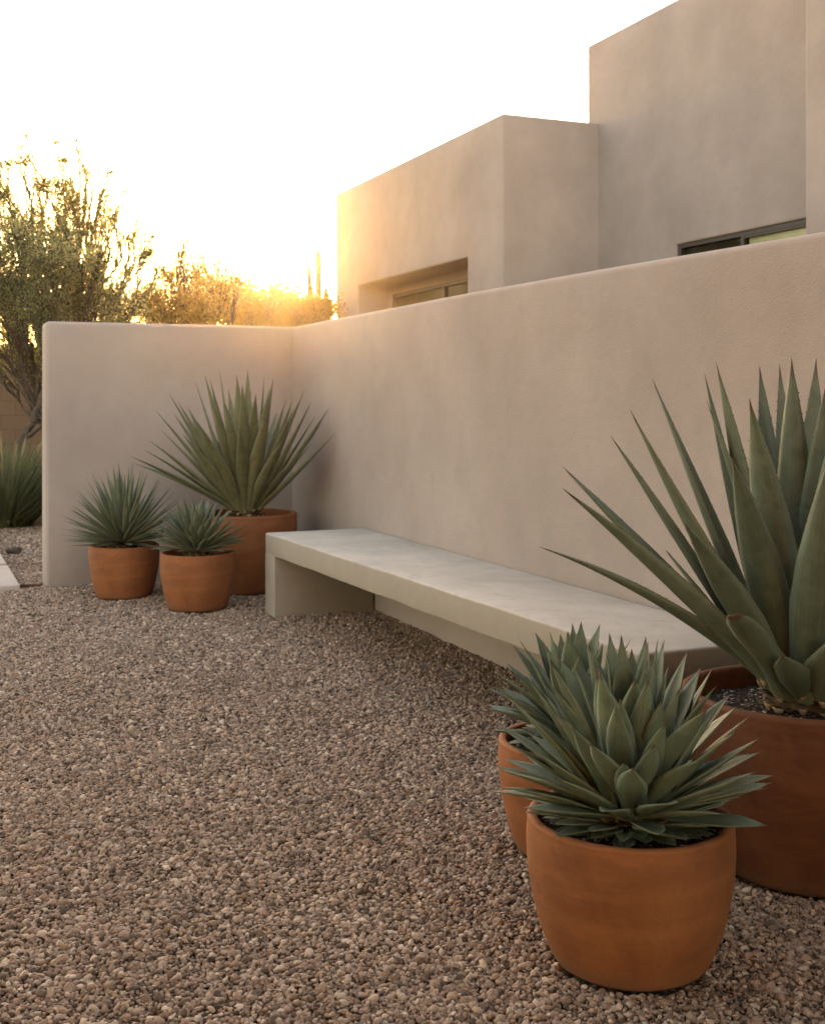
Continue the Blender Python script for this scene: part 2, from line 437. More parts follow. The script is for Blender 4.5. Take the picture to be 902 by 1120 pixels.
# unseen wall and flat cover, added behind the viewer to darken the foreground
shade_cover = empty('unseen_shade_cover', (0, 0, 0), R(4))
tag(shade_cover, 'unseen stucco wall and flat cover on posts, added behind the viewer to shade the foreground', 'shade cover')
bm = bmesh.new(); add_box(bm, -4.6, 2.1, -3.4, -2.9, -0.05, 2.75); bevel_sharp(bm, 0.02, 2)
bm_obj('wall', bm, M['house'], shade_cover, 50)
bm = bmesh.new(); add_box(bm, -4.9, 2.15, -3.7, 1.55, 2.752, 3.05); bevel_sharp(bm, 0.02, 2)
bm_obj('roof', bm, M['house'], shade_cover, 50)
for x in (-4.6, -2.2):
    bm = bmesh.new(); add_box(bm, x, x+0.3, 1.15 if x < -4 else 0.2, 1.45 if x < -4 else 0.5, -0.05, 2.751); bevel_sharp(bm, 0.01, 2)
    bm_obj('post', bm, M['house'], shade_cover, 50)

# ------------------------------------------------------------------ bench
bench = empty('bench', (0, 0, 0), ANG)
tag(bench, 'long pale concrete bench with slab legs set against the garden wall', 'bench')
def st(x, y):
    return (x*N_.x + y*N_.y, x*D_.x + y*D_.y)
p1 = st(-0.823, 6.68); p2 = st(0.650, 3.44)
S1, T1 = p1; S2, T2 = p2
bm = prism([(S1, T1), (S2, T2), (2.424, T2), (2.424, T1)], 0.333, 0.449)
for k in range(1, 60):
    bmesh.ops.bisect_plane(bm, geom=bm.verts[:]+bm.edges[:]+bm.faces[:], plane_co=(0, T2 + k*(T1-T2)/60, 0), plane_no=(0, 1, 0))
bevel_sharp(bm, 0.009, 3)
for v in bm.verts:
    q = v.co*3.1; v.co += Vector((mnoise.noise(q), 0, mnoise.noise(q+Vector((7, 3, 1)))))*0.0035 + Vector((mnoise.noise(v.co*17), 0, mnoise.noise(v.co*15+Vector((3, 0, 0)))))*0.0013
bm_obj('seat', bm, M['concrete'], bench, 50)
lt = 0.17
def fs(t): return S1 + (S2 - S1) * (T1 - t) / (T1 - T2)
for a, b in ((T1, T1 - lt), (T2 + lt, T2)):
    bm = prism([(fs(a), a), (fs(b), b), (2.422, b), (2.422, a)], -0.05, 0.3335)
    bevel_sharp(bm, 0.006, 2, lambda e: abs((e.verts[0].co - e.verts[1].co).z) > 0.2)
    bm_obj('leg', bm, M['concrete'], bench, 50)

# ------------------------------------------------------------------ paving, edging, bits on the left
def slab(c, label, ln, wd, h=0.045):
    bm = bmesh.new(); add_box(bm, -wd/2, wd/2, -ln/2, ln/2, -0.03, h - 0.012)
    bevel_sharp(bm, 0.005, 2)
    o = bm_obj('paving_slab', bm, M['slab'], None, 50)
    o.location = (c[0], c[1], 0); o.rotation_euler.z = ANG
    return tag(o, label, 'paving slab', 'pale square paving slabs beside the wall end')
e0 = Vector((-2.45, 7.47, 0))
for k, (gap, ln) in enumerate(((0, 1.0), (1.1, 1.0), (2.2, 1.0))):
    c = e0 + D_*(gap + ln/2) - N_*0.6
    slab(c, ['paving slab nearest the wall end, cut by the photo edge', 'second paving slab just behind the nearest one',
             'third paving slab, towards the grass clump'][k], ln, 1.2)
bm = bmesh.new(); add_box(bm, -2.6, 0.0, -0.004, 0.004, -0.03, 0.022)
o = bm_obj('edging_strip', bm, M['rust']); o.location = (-2.345, 7.58, 0); o.rotation_euler.z = R(2)
tag(o, 'thin rusty metal edging strip from the wall end past the paving slab', 'edging')

def blob(name, r, seed, sq=(1,1,1), mat=None, amp=0.35):
    bm = bmesh.new(); bmesh.ops.create_icosphere(bm, subdivisions=3, radius=r)
    for v in bm.verts:
        n = mnoise.noise(v.co*(1.6/r) + Vector((seed*7.3, 0, 0)))
        v.co *= 1 + amp*n
        v.co = Vector((v.co.x*sq[0], v.co.y*sq[1], v.co.z*sq[2]))
    return bm_obj(name, bm, mat, None, 80)
o = blob('stone', 0.05, 3, (1.25, 0.7, 0.55), M['stone']); p = at(16, 607, 9.3); o.location = (p.x, 9.3, 0.02); o.rotation_euler = (0.2, 0, 0.5)
tag(o, 'small dark stone on the tan gravel near the paving slabs', 'stone')

# far block wall
bm = bmesh.new(); add_box(bm, -16, 9, 0, 0.2, -0.05, 1.90); add_box(bm, -16, 9, -0.02, 0.22, 1.902, 1.97)
bevel_sharp(bm, 0.008, 2)
o = bm_obj('block_wall', bm, M['block']); o.location = (-3.0, 17.0, 0); o.rotation_euler.z = R(3)
tag(o, 'brown concrete block boundary wall behind the grass clump and tree', 'boundary wall')

# ------------------------------------------------------------------ pots
def lathe(profile, seg=96, wob=0.0, seed=0):
    vs, fs_ = [], []
    n = len(profile)
    for i in range(seg):
        a = 2*math.pi*i/seg
        for r, z in profile:
            k = 1 + wob*mnoise.noise(Vector((math.cos(a)*1.3 + seed, math.sin(a)*1.3, z*5)))
            vs.append((r*k*math.cos(a), r*k*math.sin(a), z))
    for i in range(seg):
        j = (i+1) % seg
        for k in range(n-1):
            fs_.append((i*n+k, j*n+k, j*n+k+1, i*n+k+1))
    return vs, fs_

def smooth_profile(pts, n=40):
    pts = [Vector((*p, 0)) for p in pts]
    out = []
    m = len(pts)
    for i in range(m-1):
        p0, p1, p2, p3 = pts[max(i-1,0)], pts[i], pts[i+1], pts[min(i+2,m-1)]
        q = max(2, n//(m-1))
        for k in range(q):
            t = k/q
            v = 0.5*((2*p1)+(-p0+p2)*t+(2*p0-5*p1+4*p2-p3)*t*t+(-p0+3*p1-3*p2+p3)*t**3)
            out.append((v.x, v.y))
    out.append((pts[-1].x, pts[-1].y))
    return out

def mk_soil():
    t = NT('potting soil'); v = t.coords()
    vo = t.node('ShaderNodeTexVoronoi', inp={'Scale': 130.0}); t.link(v, vo.inputs['Vector'])
    sp = t.node('ShaderNodeSeparateXYZ'); t.link(vo.outputs['Color'], sp.inputs[0])
    c = t.ramp(sp.outputs['X'], [(0.0, (0.025, 0.018, 0.013)), (0.6, (0.06, 0.042, 0.03)), (0.82, (0.12, 0.085, 0.06)), (0.93, (0.38, 0.33, 0.28))], 'CONSTANT')
    t.principled(c, 0.95, t.bump(t.math('SUBTRACT', 1.0, vo.outputs['Distance']), 0.006, 0.9), 0.1)
    return t.m
M['soil'] = mk_soil()

def make_pot(root, Rr, hz, mat, belly=1.0, foot=0.72, seed=0):
    th = 0.075*Rr + 0.006
    outer = smooth_profile([(foot*0.80*Rr, 0.0), (foot*Rr, 0.012), (foot*1.09*Rr, 0.10*hz), (0.90*Rr, 0.32*hz), (0.975*Rr*belly, 0.58*hz), (1.0*Rr*belly, 0.80*hz), (0.992*Rr, 0.965*hz)], 42)
    lip = [(0.995*Rr, 0.975*hz), (0.99*Rr, 0.990*hz), (0.975*Rr, 0.998*hz), (Rr-0.5*th, hz), (Rr-0.85*th, 0.997*hz), (Rr-th, 0.985*hz), (Rr-1.05*th, 0.95*hz)]
    inner = [(Rr-1.1*th, 0.86*hz), (0.84*Rr, 0.6*hz)]
    prof = [(0.0005, 0.004)] + outer + lip + inner + [(0.0005, 0.58*hz)]
    vs, fs_ = lathe(prof, 112, 0.010, seed)
    o = mesh_obj('pot', vs, fs_, mat, root, smooth=True)
    # gritty soil, slightly heaped to the middle
    vs, fs_ = [], []
    nr, ns = 26, 72; rs = Rr-1.06*th
    for i in range(nr+1):
        r = rs*i/nr
        for j in range(ns):
            a = 2*math.pi*j/ns
            x, y = r*math.cos(a), r*math.sin(a)
            z = 0.875*hz + 0.02*(1-(i/nr)**2) + 0.006*mnoise.noise(Vector((x*40+seed, y*40, 0))) + 0.003*mnoise.noise(Vector((x*120+seed, y*120, 0)))
            vs.append((x, y, z))
    for i in range(nr):
        for j in range(ns):
            fs_.append((i*ns+j, i*ns+(j+1) % ns, (i+1)*ns+(j+1) % ns, (i+1)*ns+j))
    mesh_obj('soil', vs, fs_, M['soil'], root, smooth=True)
    return o

# ------------------------------------------------------------------ agave leaves
WPROF = {'lance': [(0, .62), (.12, .56), (.25, .72), (.45, .98), (.58, 1.0), (.72, .84), (.84, .52), (.92, .25), (.965, .09), (1, .01)],
         'sword': [(0, .80), (.10, .72), (.25, .86), (.42, 1.0), (.60, .88), (.78, .56), (.90, .27), (.96, .09), (1, .01)],
         'narrow': [(0, 1.0), (.10, .85), (.3, .92), (.5, .9), (.7, .66), (.88, .30), (.96, .10), (1, .01)],
         'cut': [(0, .85), (.15, .8), (.4, .98), (.7, 1.0), (.88, .80), (.96, .52), (1, .30)],
         'stub': [(0, .9), (.3, 1.0), (.7, 1.0), (.92, .8), (1, .5)]}
class Leaves:
    def __init__(s): s.v = []; s.f = []; s.uv = []; s.n = 0; s.tv = []; s.tf = []
    def add(s, B, T, az, W, bow=0.0, roll=0.0, chan=0.28, thick=0.18, prof='lance', nv=18, teeth=0.0, wave=0.0, side_bend=0.0, tooth_h=0.005):
        """one closed, channelled, tapering leaf from B to T; bow lifts (+) or sags (-) its middle"""
        B, T = Vector(B), Vector(T)
        L = (T-B).length
        hd = Vector((math.cos(az), math.sin(az), 0)); sd0 = Vector((-math.sin(az), math.cos(az), 0))
        ax = (T-B).normalized()
        up0 = sd0.cross(ax).normalized() * -1.0
        if up0.dot(Vector((0, 0, 1)) - hd*0.5) < 0: up0 = -up0      # adaxial side looks up and inwards
        Cc = (B+T)/2 + up0*bow*L + sd0*side_bend*L
        pr = WPROF[prof]; base = len(s.v); nu = 7
        s.n += 1
        rows = []
        for i in range(nv+1):
            v = (i/nv)
            v = v**0.88 if prof not in ('stub',) else v
            P = (1-v)**2*B + 2*v*(1-v)*Cc + v*v*T
            tg = (2*(1-v)*(Cc-B) + 2*v*(T-Cc)).normalized()
            sd = (sd0 - tg*sd0.dot(tg)).normalized()
            nrm = tg.cross(sd)
            if nrm.dot(up0) < 0: nrm = -nrm
            rl = roll*v
            sdr = sd*math.cos(rl) + nrm*math.sin(rl); nr = nrm*math.cos(rl) - sd*math.sin(rl)
            w = W*float(np.interp(v, [a for a, b in pr], [b for a, b in pr]))
            ch = chan*w*(1-0.55*v)
            tk = thick*W*(1.15-v*0.95)*(0.5 + 0.5*min(1, w/W*1.4))
            if v > 0.9: tk = min(tk, w*0.8)
            top, bot = [], []
            for k in range(nu):
                u = -1 + 2*k/(nu-1)
                wv = wave*w*math.sin(v*17+u*1.5+s.n)*abs(u)
                q = P + sdr*(u*w/2) + nr*(ch*(u*u) - ch*0.4 + wv)
                top.append(q)
                if 0 < k < nu-1: bot.append(q - nr*tk*(1-u*u)**0.6)
            for k, q in enumerate(top):
                s.v.append(q); s.uv.append((s.n + 0.05 + 0.9*k/(nu-1), v))
            for k, q in enumerate(bot):
                s.v.append(q); s.uv.append((s.n + 0.05 + 0.9*(k+1)/(nu-1), v))
            rows.append((top[0], top[-1], sdr, tg, w, v))
        m = nu + nu-2
        for i in range(nv):
            a, b = base+i*m, base+(i+1)*m
            for k in range(nu-1): s.f.append((a+k, a+k+1, b+k+1, b+k))
            ub = [0] + [nu+k for k in range(nu-2)] + [nu-1]
            for k in range(nu-1): s.f.append((a+ub[k+1], a+ub[k], b+ub[k], b+ub[k+1]))
        a = base+nv*m
        s.f.append([a+k for k in range(nu)] + [a+nu+k for k in range(nu-3, -1, -1)])
        if teeth > 0:
            for sgn in (0, 1):
                d = teeth*random.uniform(0.3, 1)
                acc = 0
                for i in range(nv):
                    r0, r1 = rows[i], rows[i+1]
                    seg = (r1[sgn]-r0[sgn]).length
                    while acc + seg > d and r0[5] > 0.1 and r1[5] < 0.93:
                        q = r0[sgn].lerp(r1[sgn], (d-acc)/max(seg, 1e-6))
                        o = r0[2]*(-1 if sgn == 0 else 1); tg = r0[3]
                        hh = tooth_h*random.uniform(.6, 1.25); c = len(s.tv); nn = o.cross(tg)
                        s.tv += [q - tg*hh*.5 - o*hh*.3, q + tg*hh*.5 - o*hh*.3, q + nn*hh*.35 - o*hh*.3, q - nn*hh*.35 - o*hh*.3, q + o*hh + tg*hh*random.uniform(-.1, .6)]
                        s.tf += [(c, c+2, c+4), (c+2, c+1, c+4), (c+1, c+3, c+4), (c+3, c, c+4)]
                        d += teeth*random.uniform(.7, 1.3)
                        if d - acc > seg: break
                    acc += seg
                    if d < acc: d = acc + teeth*0.3
    def build(s, mat, root, name='rosette'):
        k = len(s.v)
        o = mesh_obj(name, s.v + s.tv, s.f + [tuple(i+k for i in f) for f in s.tf], mat, root, smooth=True, uvs=s.uv + [(0.5, 0.5)]*len(s.tv))
        if s.tv: add_second(o, len(s.f), M['spine'])
        return o

def stem(root, z0, z1, r, mat, n_st=16, lift=0.35, pale=True, sw=0.05, sl=0.05):
    """short woody stem ringed by old cut leaf bases"""
    lv = Leaves(); pe = Leaves()
    rows = 3
    vs, fs_ = lathe([(0.001, z0-0.03), (r*1.0, z0-0.02), (r*1.15, z0+(z1-z0)*.5), (r*.8, z1), (0.001, z1+0.03)], 24, 0.12, 3)
    o = mesh_obj('stem', vs, fs_, M['stub'], root, smooth=True)
    for q in range(rows):
        for k in range(n_st):
            az = 2*math.pi*(k+0.5*q)/n_st + random.uniform(-.12, .12)
            z = z0 + (z1-z0)*q/(rows-1)
            hd = Vector((math.cos(az), math.sin(az), 0))
            l = sl*random.uniform(.7, 1.2)
            B = hd*r*0.8 + Vector((0, 0, z)); T = hd*(r*0.8+l) + Vector((0, 0, z + l*lift*random.uniform(0.2, 1.6)))
            lv.add(B, T, az, sw*random.uniform(.7, 1.1), 0.05, 0, 0.12, 0.3, 'stub', 5)
            if pale and random.random() < 0.75:
                ax = (T-B).normalized()
                pe.add(T - ax*0.010, T + ax*0.002, az, sw*random.uniform(.45, .62), 0, 0, 0.15, 0.42, 'stub', 3)
    k = len(lv.v)
    o2 = mesh_obj('leaf_stubs', lv.v + pe.v, lv.f + [tuple(i+k for i in f) for f in pe.f], M['stub'], root, smooth=True)
    add_second(o2, len(lv.f), M['stub_pale'])
    return o

def rosette(lv, N, z0, rin, rout, ph0, ph1, L0, L1, W, prof='lance', pw=0.8, bow=0.04, jit=0.12, azo=0, zr=0.03, chan=0.28, limit=None, skip=None, nv=16, teeth=0, thick=0.18, Wlow=0.85, tooth_h=0.005):
    for i in range(N):
        f = (i+0.5)/N
        az = azo + i*2.399963 + random.uniform(-jit, jit)
        ph = ph0 + (ph1-ph0)*f**pw + random.uniform(-jit, jit)*0.55
        L = (L0 + (L1-L0)*f)*random.uniform(0.90, 1.07)
        hd = Vector((math.cos(az), math.sin(az), 0))
        B = hd*(rin+(rout-rin)*f) + Vector((0, 0, z0 + zr*(1-f)))
        T = B + hd*(L*math.sin(ph)) + Vector((0, 0, L*math.cos(ph)))
        if skip and skip(az, ph, f): continue
        if limit: T = limit(T, B, L)
        lv.add(B, T, az, W*(1 - (1-Wlow)*f)*random.uniform(.88, 1.1), bow*random.uniform(-0.2, 1.8), random.uniform(-.35, .35), chan, thick, prof, nv, teeth,
               side_bend=random.uniform(-.03, .03), tooth_h=tooth_h)

GP = 'terracotta pots planted with agaves'
# front right pot -------------------------------------------------
def potted(x, y, label, rz=0):
    r = empty('potted_agave', (x, y, -0.006), rz)
    return tag(r, label, 'potted plant', GP)

def rel(root, p): return Vector(p) - root.location

random.seed(21)
a1 = potted(0.458, 2.52, 'terracotta pot with dense broad-leaved green agave standing nearest in the gravel, before the tall one')
make_pot(a1, 0.217, 0.312, M['terra_brown'], 1.0, 0.72, 1)
lv = Leaves()
rosette(lv, 66, 0.315, 0.012, 0.055, R(3), R(80), 0.325, 0.245, 0.066, 'lance', 0.78, 0.04, 0.07, 0.4, 0.03, 0.20, nv=18, thick=0.13)
# a few placed ones: the short broad leaf facing the lens and the low outriders
for (px, py, Y, W) in ((682, 834, 2.30, 0.050), (678, 764, 2.36, 0.052), (625, 795, 2.33, 0.055), (727, 790, 2.33, 0.05), (545, 861, 2.42, 0.048), (838, 862, 2.47, 0.046),
                       (706, 696, 2.62, .06), (719, 699, 2.5, .058), (679, 694, 2.55, .062), (751, 713, 2.6, .06), (778, 732, 2.5, .06), (795, 760, 2.42, .06), (820, 783, 2.46, .055),
                       (666, 692, 2.66, .06), (640, 700, 2.5, .062), (600, 722, 2.44, .06), (575, 740, 2.5, .06), (552, 760, 2.46, .055), (540, 790, 2.56, .05), (655, 735, 2.36, .062), (708, 742, 2.37, .062), (743, 752, 2.4, .06),
                       (812, 872, 2.50, 0.046), (568, 870, 2.50, 0.046), (832, 822, 2.5, 0.046), (540, 838, 2.5, 0.045)):
    T = rel(a1, at(px, py, Y)); az = math.atan2(T.y, T.x)
    B = Vector((math.cos(az)*0.055, math.sin(az)*0.055, 0.315))
    lv.add(B, T, az, W, 0.07, random.uniform(-.2, .2), 0.2, 0.13, 'lance', 18)
# low short bracts over the soil
for k in range(34):
    az = k*2*math.pi/34 + random.uniform(-.1, .1); l = random.uniform(.125, .185)
    hd = Vector((math.cos(az), math.sin(az), 0))
    lv.add(hd*0.05 + Vector((0, 0, 0.300)), hd*(0.05+l) + Vector((0, 0, 0.322+random.uniform(-.012, .03))), az, 0.040, 0.03, 0, 0.2, 0.15, 'lance', 12)
for k in range(30):
    az = k*2*math.pi/30 + random.uniform(-.15, .15); l = random.uniform(.11, .15)
    hd = Vector((math.cos(az), math.sin(az), 0))
    lv.add(hd*0.05 + Vector((0, 0, 0.292)), hd*(0.05+l) + Vector((0, 0, 0.296+random.uniform(-.004, .014))), az, 0.044, 0.02, random.uniform(-.3, .3), 0.15, 0.12, 'lance', 12)
lv.build(M['agave_green'], a1)
stem(a1, 0.285, 0.315, 0.062, M['stub'], 13, 0.1, True, 0.036, 0.045)

# pot behind it ---------------------------------------------------
random.seed(5)
a2 = potted(0.425, 3.13, 'terracotta pot with agave mostly hidden behind the nearest pot, before the bench')
make_pot(a2, 0.200, 0.300, M['terra'], 1.0, 0.72, 2)
lv = Leaves()
rosette(lv, 60, 0.305, 0.012, 0.05, R(5), R(84), 0.255, 0.215, 0.048, 'lance', 0.75, 0.05, 0.13, 1.1, 0.03, 0.22, nv=14, thick=0.14)
for k in range(30):
    az = k*2*math.pi/30 + random.uniform(-.1, .1); l = random.uniform(.09, .15)
    hd = Vector((math.cos(az), math.sin(az), 0))
    lv.add(hd*0.045 + Vector((0, 0, 0.290)), hd*(0.045+l) + Vector((0, 0, 0.300+random.uniform(-.01, .03))), az, 0.040, 0.06, 0, 0.2, 0.15, 'lance', 10)
lv.build(M['agave_green'], a2)
stem(a2, 0.275, 0.305, 0.055, M['stub'], 12, 0.1, True, 0.032, 0.04)

# large pot at the right edge ------------------------------------
random.seed(9)
a3 = potted(1.009, 3.045, 'largest terracotta pot with tall sword-leaved blue green agave by the near bench end')
make_pot(a3, 0.317, 0.446, M['terra_shaded'], 1.0, 0.74, 3)
lv = Leaves()
smax = 2.405
def clear_wall(root):
    def f(T, B, L):
        W_ = T + root.location
        s = W_.dot(N_)
        if s > smax:
            T2 = T - N_*(s-smax)
            h = (T2-B); hz = math.sqrt(max(L*L - h.x*h.x - h.y*h.y, 0.05))
            T2.z = B.z + hz
            return T2
        return T
    return f
lim3 = clear_wall(a3)
def leaf_to(lv, root, px, py, Y, W, bow, rb=0.05, zb=0.44, prof='sword', roll=0, cx=0.0, teeth=0.028, chan=0.30, wave=0, sb=0, th=0.004):
    T = rel(root, at(px, py, Y)); az = math.atan2(T.y, T.x-cx)
    B = Vector((cx + math.cos(az)*rb, math.sin(az)*rb, zb))
    lv.add(B, T, az, W, bow, roll, chan, 0.16, prof, 26, teeth, wave, sb, th)
big = [(590, 598, 2.98, .090, .10), (615, 534, 2.86, .100, .03), (615, 510, 3.10, .095, .00), (668, 477, 3.20, .095, .00), (689, 448, 2.98, .108, -.01),
       (713, 414, 3.22, .095, .00), (770, 408, 3.16, .090, -.01), (783, 397, 3.02, .105, .01), (819, 436, 2.82, .125, .02), (830, 400, 3.22, .088, .00),
       (852, 398, 3.30, .070, .00), (865, 391, 2.98, .108, .01), (892, 392, 3.22, .090, .01), (918, 440, 2.80, .112, -.05), (935, 405, 3.10, .09, 0.0),
       (960, 470, 2.80, .10, .03), (985, 520, 2.72, .10, .03)]
for px, py, Y, W, bow in big:
    leaf_to(lv, a3, px, py, Y, W*(1.18 if px < 760 else 1.0), bow, 0.055, 0.46, 'sword', random.uniform(-.35, .35), -0.02, chan=0.22)
leaf_to(lv, a3, 748, 572, 2.78, .105, .03, .07, .45, 'sword', 0.3, -0.02, chan=.22)
leaf_to(lv, a3, 742, 640, 3.15, .085, .04, .07, .45, 'sword', -0.2, -0.02, chan=.22)
leaf_to(lv, a3, 800, 500, 2.78, .11, .02, .06, .45, 'sword', 0.2, -0.02, chan=.22)
leaf_to(lv, a3, 801, 672, 2.74, .085, .02, .07, .45, 'cut', 0.3, -0.02)
leaf_to(lv, a3, 728, 602, 3.20, .050, .01, .07, .45, 'cut', 0.3, -0.02)
leaf_to(lv, a3, 905, 500, 2.66, .12, -.07, .07, .45, 'sword', -0.2, -0.02)
rosette(lv, 20, 0.45, 0.02, 0.07, R(6), R(58), 0.72, 0.62, 0.095, 'sword', 0.9, 0.01, 0.12, 2.2, 0.04, 0.3, lim3, nv=22, teeth=0.03, tooth_h=0.004,
        skip=lambda az, ph, f: (abs(((az % (2*math.pi)) - math.pi)) < 1.25 and ph > 0.35) or (math.sin(az) < -0.3 and ph > 0.6))
for az, L, ph in ((-0.9, .62, 62), (-0.35, .66, 55), (-1.7, .30, 50), (-2.1, .26, 58), (0.15, .6, 30)):
    hd = Vector((math.cos(az), math.sin(az), 0)); B = hd*0.07 + Vector((0, 0, .45)); T = B + hd*L*math.sin(R(ph)) + Vector((0, 0, L*math.cos(R(ph))))
    T = lim3(T, B, L)
    lv.add(B, T, az, 0.10, -0.03, 0.2, 0.3, 0.16, 'sword', 22, 0.03, tooth_h=0.004)
lv.build(M['agave_blue'], a3)
stem(a3, 0.405, 0.455, 0.082, M['stub'], 13, 0.25, True, 0.055, 0.055)

# left group: large at the back ----------------------------------
random.seed(14)
a4 = potted(-1.037, 7.47, 'tall terracotta pot with wide spreading olive agave in the wall corner beside the bench')
make_pot(a4, 0.314, 0.494, M['terra'], 1.0, 0.74, 4)
lv = Leaves()
lim4 = clear_wall(a4)
far = [(185, 430, 7.35, .075, 0), (170, 448, 7.2, .075, .01), (164, 482, 7.3, .100, .03), (143, 499, 7.15, .07, .03), (147, 507, 7.4, .065, .05), (190, 452, 7.6, .07, .0),
       (214, 418, 7.5, .075, 0), (224, 410, 7.25, .08, 0), (240, 404, 7.4, .082, .01), (259, 410, 7.2, .085, .02), (271, 404, 7.5, .08, .0), (289, 410, 7.45, .08, 0),
       (299, 414, 7.3, .08, 0), (313, 436, 7.55, .075, 0), (333, 426, 7.35, .08, 0), (360, 446, 7.5, .078, -.03), (367, 473, 7.35, .075, -.03), (322, 446, 7.1, .08, .0),
       (250, 425, 7.75, .075, 0), (280, 430, 7.05, .085, .03), (232, 440, 7.0, .085, .02), (205, 445, 7.7, .075, 0), (345, 455, 7.65, .07, 0), (303, 450, 7.85, .07, 0),
       (176, 470, 7.5, .07, .02), (230, 415, 7.6, .07, 0), (265, 420, 7.0, .08, .02), (295, 425, 7.2, .08, .01), (320, 438, 7.4, .075, 0), (340, 440, 7.25, .075, -.02), (352, 462, 7.5, .07, -.02), (195, 440, 7.1, .078, .01), (158, 492, 7.3, .07, .04), (246, 440, 6.95, .085, .03), (215, 460, 6.9, .085, .03), (290, 455, 6.9, .085, .03),
       (200, 475, 7.0, .09, .02), (262, 470, 6.95, .085, .04), (310, 480, 6.98, .08, .03)]
for px, py, Y, W, bow in far:
    leaf_to(lv, a4, px, py, Y, W*1.02, bow, 0.05, 0.50, 'sword', random.uniform(-.4, .4), 0.0, 0.05, th=0.006)
rosette(lv, 14, 0.50, 0.02, 0.06, R(4), R(50), 0.62, 0.55, 0.07, 'sword', 0.9, 0.01, 0.12, 0.7, 0.03, 0.3, lim4, nv=16, skip=lambda az, ph, f: math.sin(az) < -0.5 and ph > 0.5)
lv.build(M['agave_olive'], a4)
stem(a4, 0.445, 0.505, 0.082, M['stub'], 12, 0.35, True, 0.05, 0.05)

# left group: smaller left one with narrow leaves ------------------
random.seed(31)
a5 = potted(-1.742, 7.23, 'terracotta pot with spiky narrow-leaved agave, the one beside the wall end')
make_pot(a5, 0.209, 0.322, M['terra'], 1.0, 0.74, 5)
lv = Leaves()
rosette(lv, 125, 0.335, 0.01, 0.05, R(3), R(90), 0.43, 0.315, 0.038, 'narrow', 0.72, 0.0, 0.10, 0.2, 0.04, 0.2, nv=10, thick=0.16)
lv.build(M['agave_sage'], a5)
stem(a5, 0.29, 0.33, 0.055, M['stub'], 12, 0.1, True, 0.03, 0.05)

# left group: smallest in front -----------------------------------
random.seed(44)
a6 = potted(-1.22, 6.80, 'squat terracotta pot with small compact agave in front of the tall corner pot')
make_pot(a6, 0.212, 0.330, M['terra'], 1.0, 0.74, 6)
lv = Leaves()
rosette(lv, 84, 0.335, 0.01, 0.05, R(3), R(86), 0.285, 0.245, 0.047, 'lance', 0.75, 0.05, 0.12, 0.9, 0.03, 0.22, nv=12, thick=0.14)
lv.build(M['agave_sage'], a6)
stem(a6, 0.30, 0.33, 0.055, M['stub'], 12, 0.1, True, 0.032, 0.045)

# ------------------------------------------------------------------ gravel (uncountable: one object)
POTS = [(0.458, 2.52, .217*.80), (0.425, 3.13, .2*.80), (1.009, 3.045, .317*.80), (-1.037, 7.47, .314*.80), (-1.742, 7.23, .209*.80), (-1.22, 6.80, .212*.80)]
def gravel_points():
    P = []
    def patch(x0, x1, y0, y1, cell):
        nx, ny = int((x1-x0)/cell), int((y1-y0)/cell)
        gx, gy = np.meshgrid(np.arange(nx), np.arange(ny))
        off = (gy % 2)*0.5
        x = x0 + (gx + off + rng.uniform(-.48, .48, gx.shape))*cell
        y = y0 + (gy + rng.uniform(-.48, .48, gx.shape))*cell
        return np.stack([x.ravel(), y.ravel()], 1)
    for (y0, y1, cell) in ((1.55, 4.2, 0.0080), (4.2, 6.4, 0.0092), (6.4, 8.3, 0.0110)):
        xa = 0.36*y1 + 0.35
        p = patch(-xa, min(xa, 2.6), y0, y1, cell)
        keep = np.abs(p[:, 0]) < 0.36*p[:, 1] + 0.35
        P.append(p[keep])
    p = patch(-5.0, -2.0, 8.3, 12.5, 0.016)
    P.append(p[p[:, 0] > -0.36*p[:, 1] - 0.35])
    P = np.concatenate(P)
    s = P[:, 0]*N_.x + P[:, 1]*N_.y; t = P[:, 0]*D_.x + P[:, 1]*D_.y
    ok = ~((s > 2.44) & (t < 8.2)) & ~((s > 0.80) & (t > 7.885) & (t < 8.15)) & ~((t >= 8.15) & (P[:, 0] > -0.30*P[:, 1]))
    for (a, b) in ((T1, T1-lt), (T2+lt, T2)):
        ok &= ~((s > S1+0.01) & (t < a-0.004) & (t > b+0.004))
    for (x, y, r) in POTS:
        ok &= (P[:, 0]-x)**2 + (P[:, 1]-y)**2 > (r*0.92)**2
    es = e0.dot(N_); et = e0.dot(D_)
    ok &= ~((s < es) & (t > et) & (t < et+3.25))
    return P[ok]
P = gravel_points()
npn = len(P)
print('pebbles', npn)
und = np.array([0.010*mnoise.noise(Vector((x*1.7, y*1.7, 0))) + 0.006*mnoise.noise(Vector((x*6, y*6, 4))) for x, y in P])
Z = -0.004 + und + rng.uniform(-.003, .0045, npn)
far_ = np.clip((P[:, 1]-5)/4, 0, 1)
a = rng.lognormal(math.log(0.0055), 0.38, npn)*(1+0.25*far_); a = np.clip(a, 0.0030, 0.0135)
a = a*1.0
sc = np.stack([a, a*rng.uniform(.62, .95, npn), a*rng.uniform(.42, .75, npn)], 1)
rot = np.stack([rng.normal(0, .45, npn), rng.normal(0, .45, npn), rng.uniform(0, 6.283, npn)], 1)
me = bpy.data.meshes.new('gravel')
me.vertices.add(npn); me.vertices.foreach_set('co', np.stack([P[:, 0], P[:, 1], Z], 1).astype(np.float32).ravel())
for nm, ty, key, dat in (('rot', 'FLOAT_VECTOR', 'vector', rot), ('scl', 'FLOAT_VECTOR', 'vector', sc), ('idx', 'INT', 'value', rng.integers(0, 8, npn))):
    at_ = me.attributes.new(nm, ty, 'POINT'); at_.data.foreach_set(key, dat.astype(np.int32 if ty == 'INT' else np.float32).ravel())
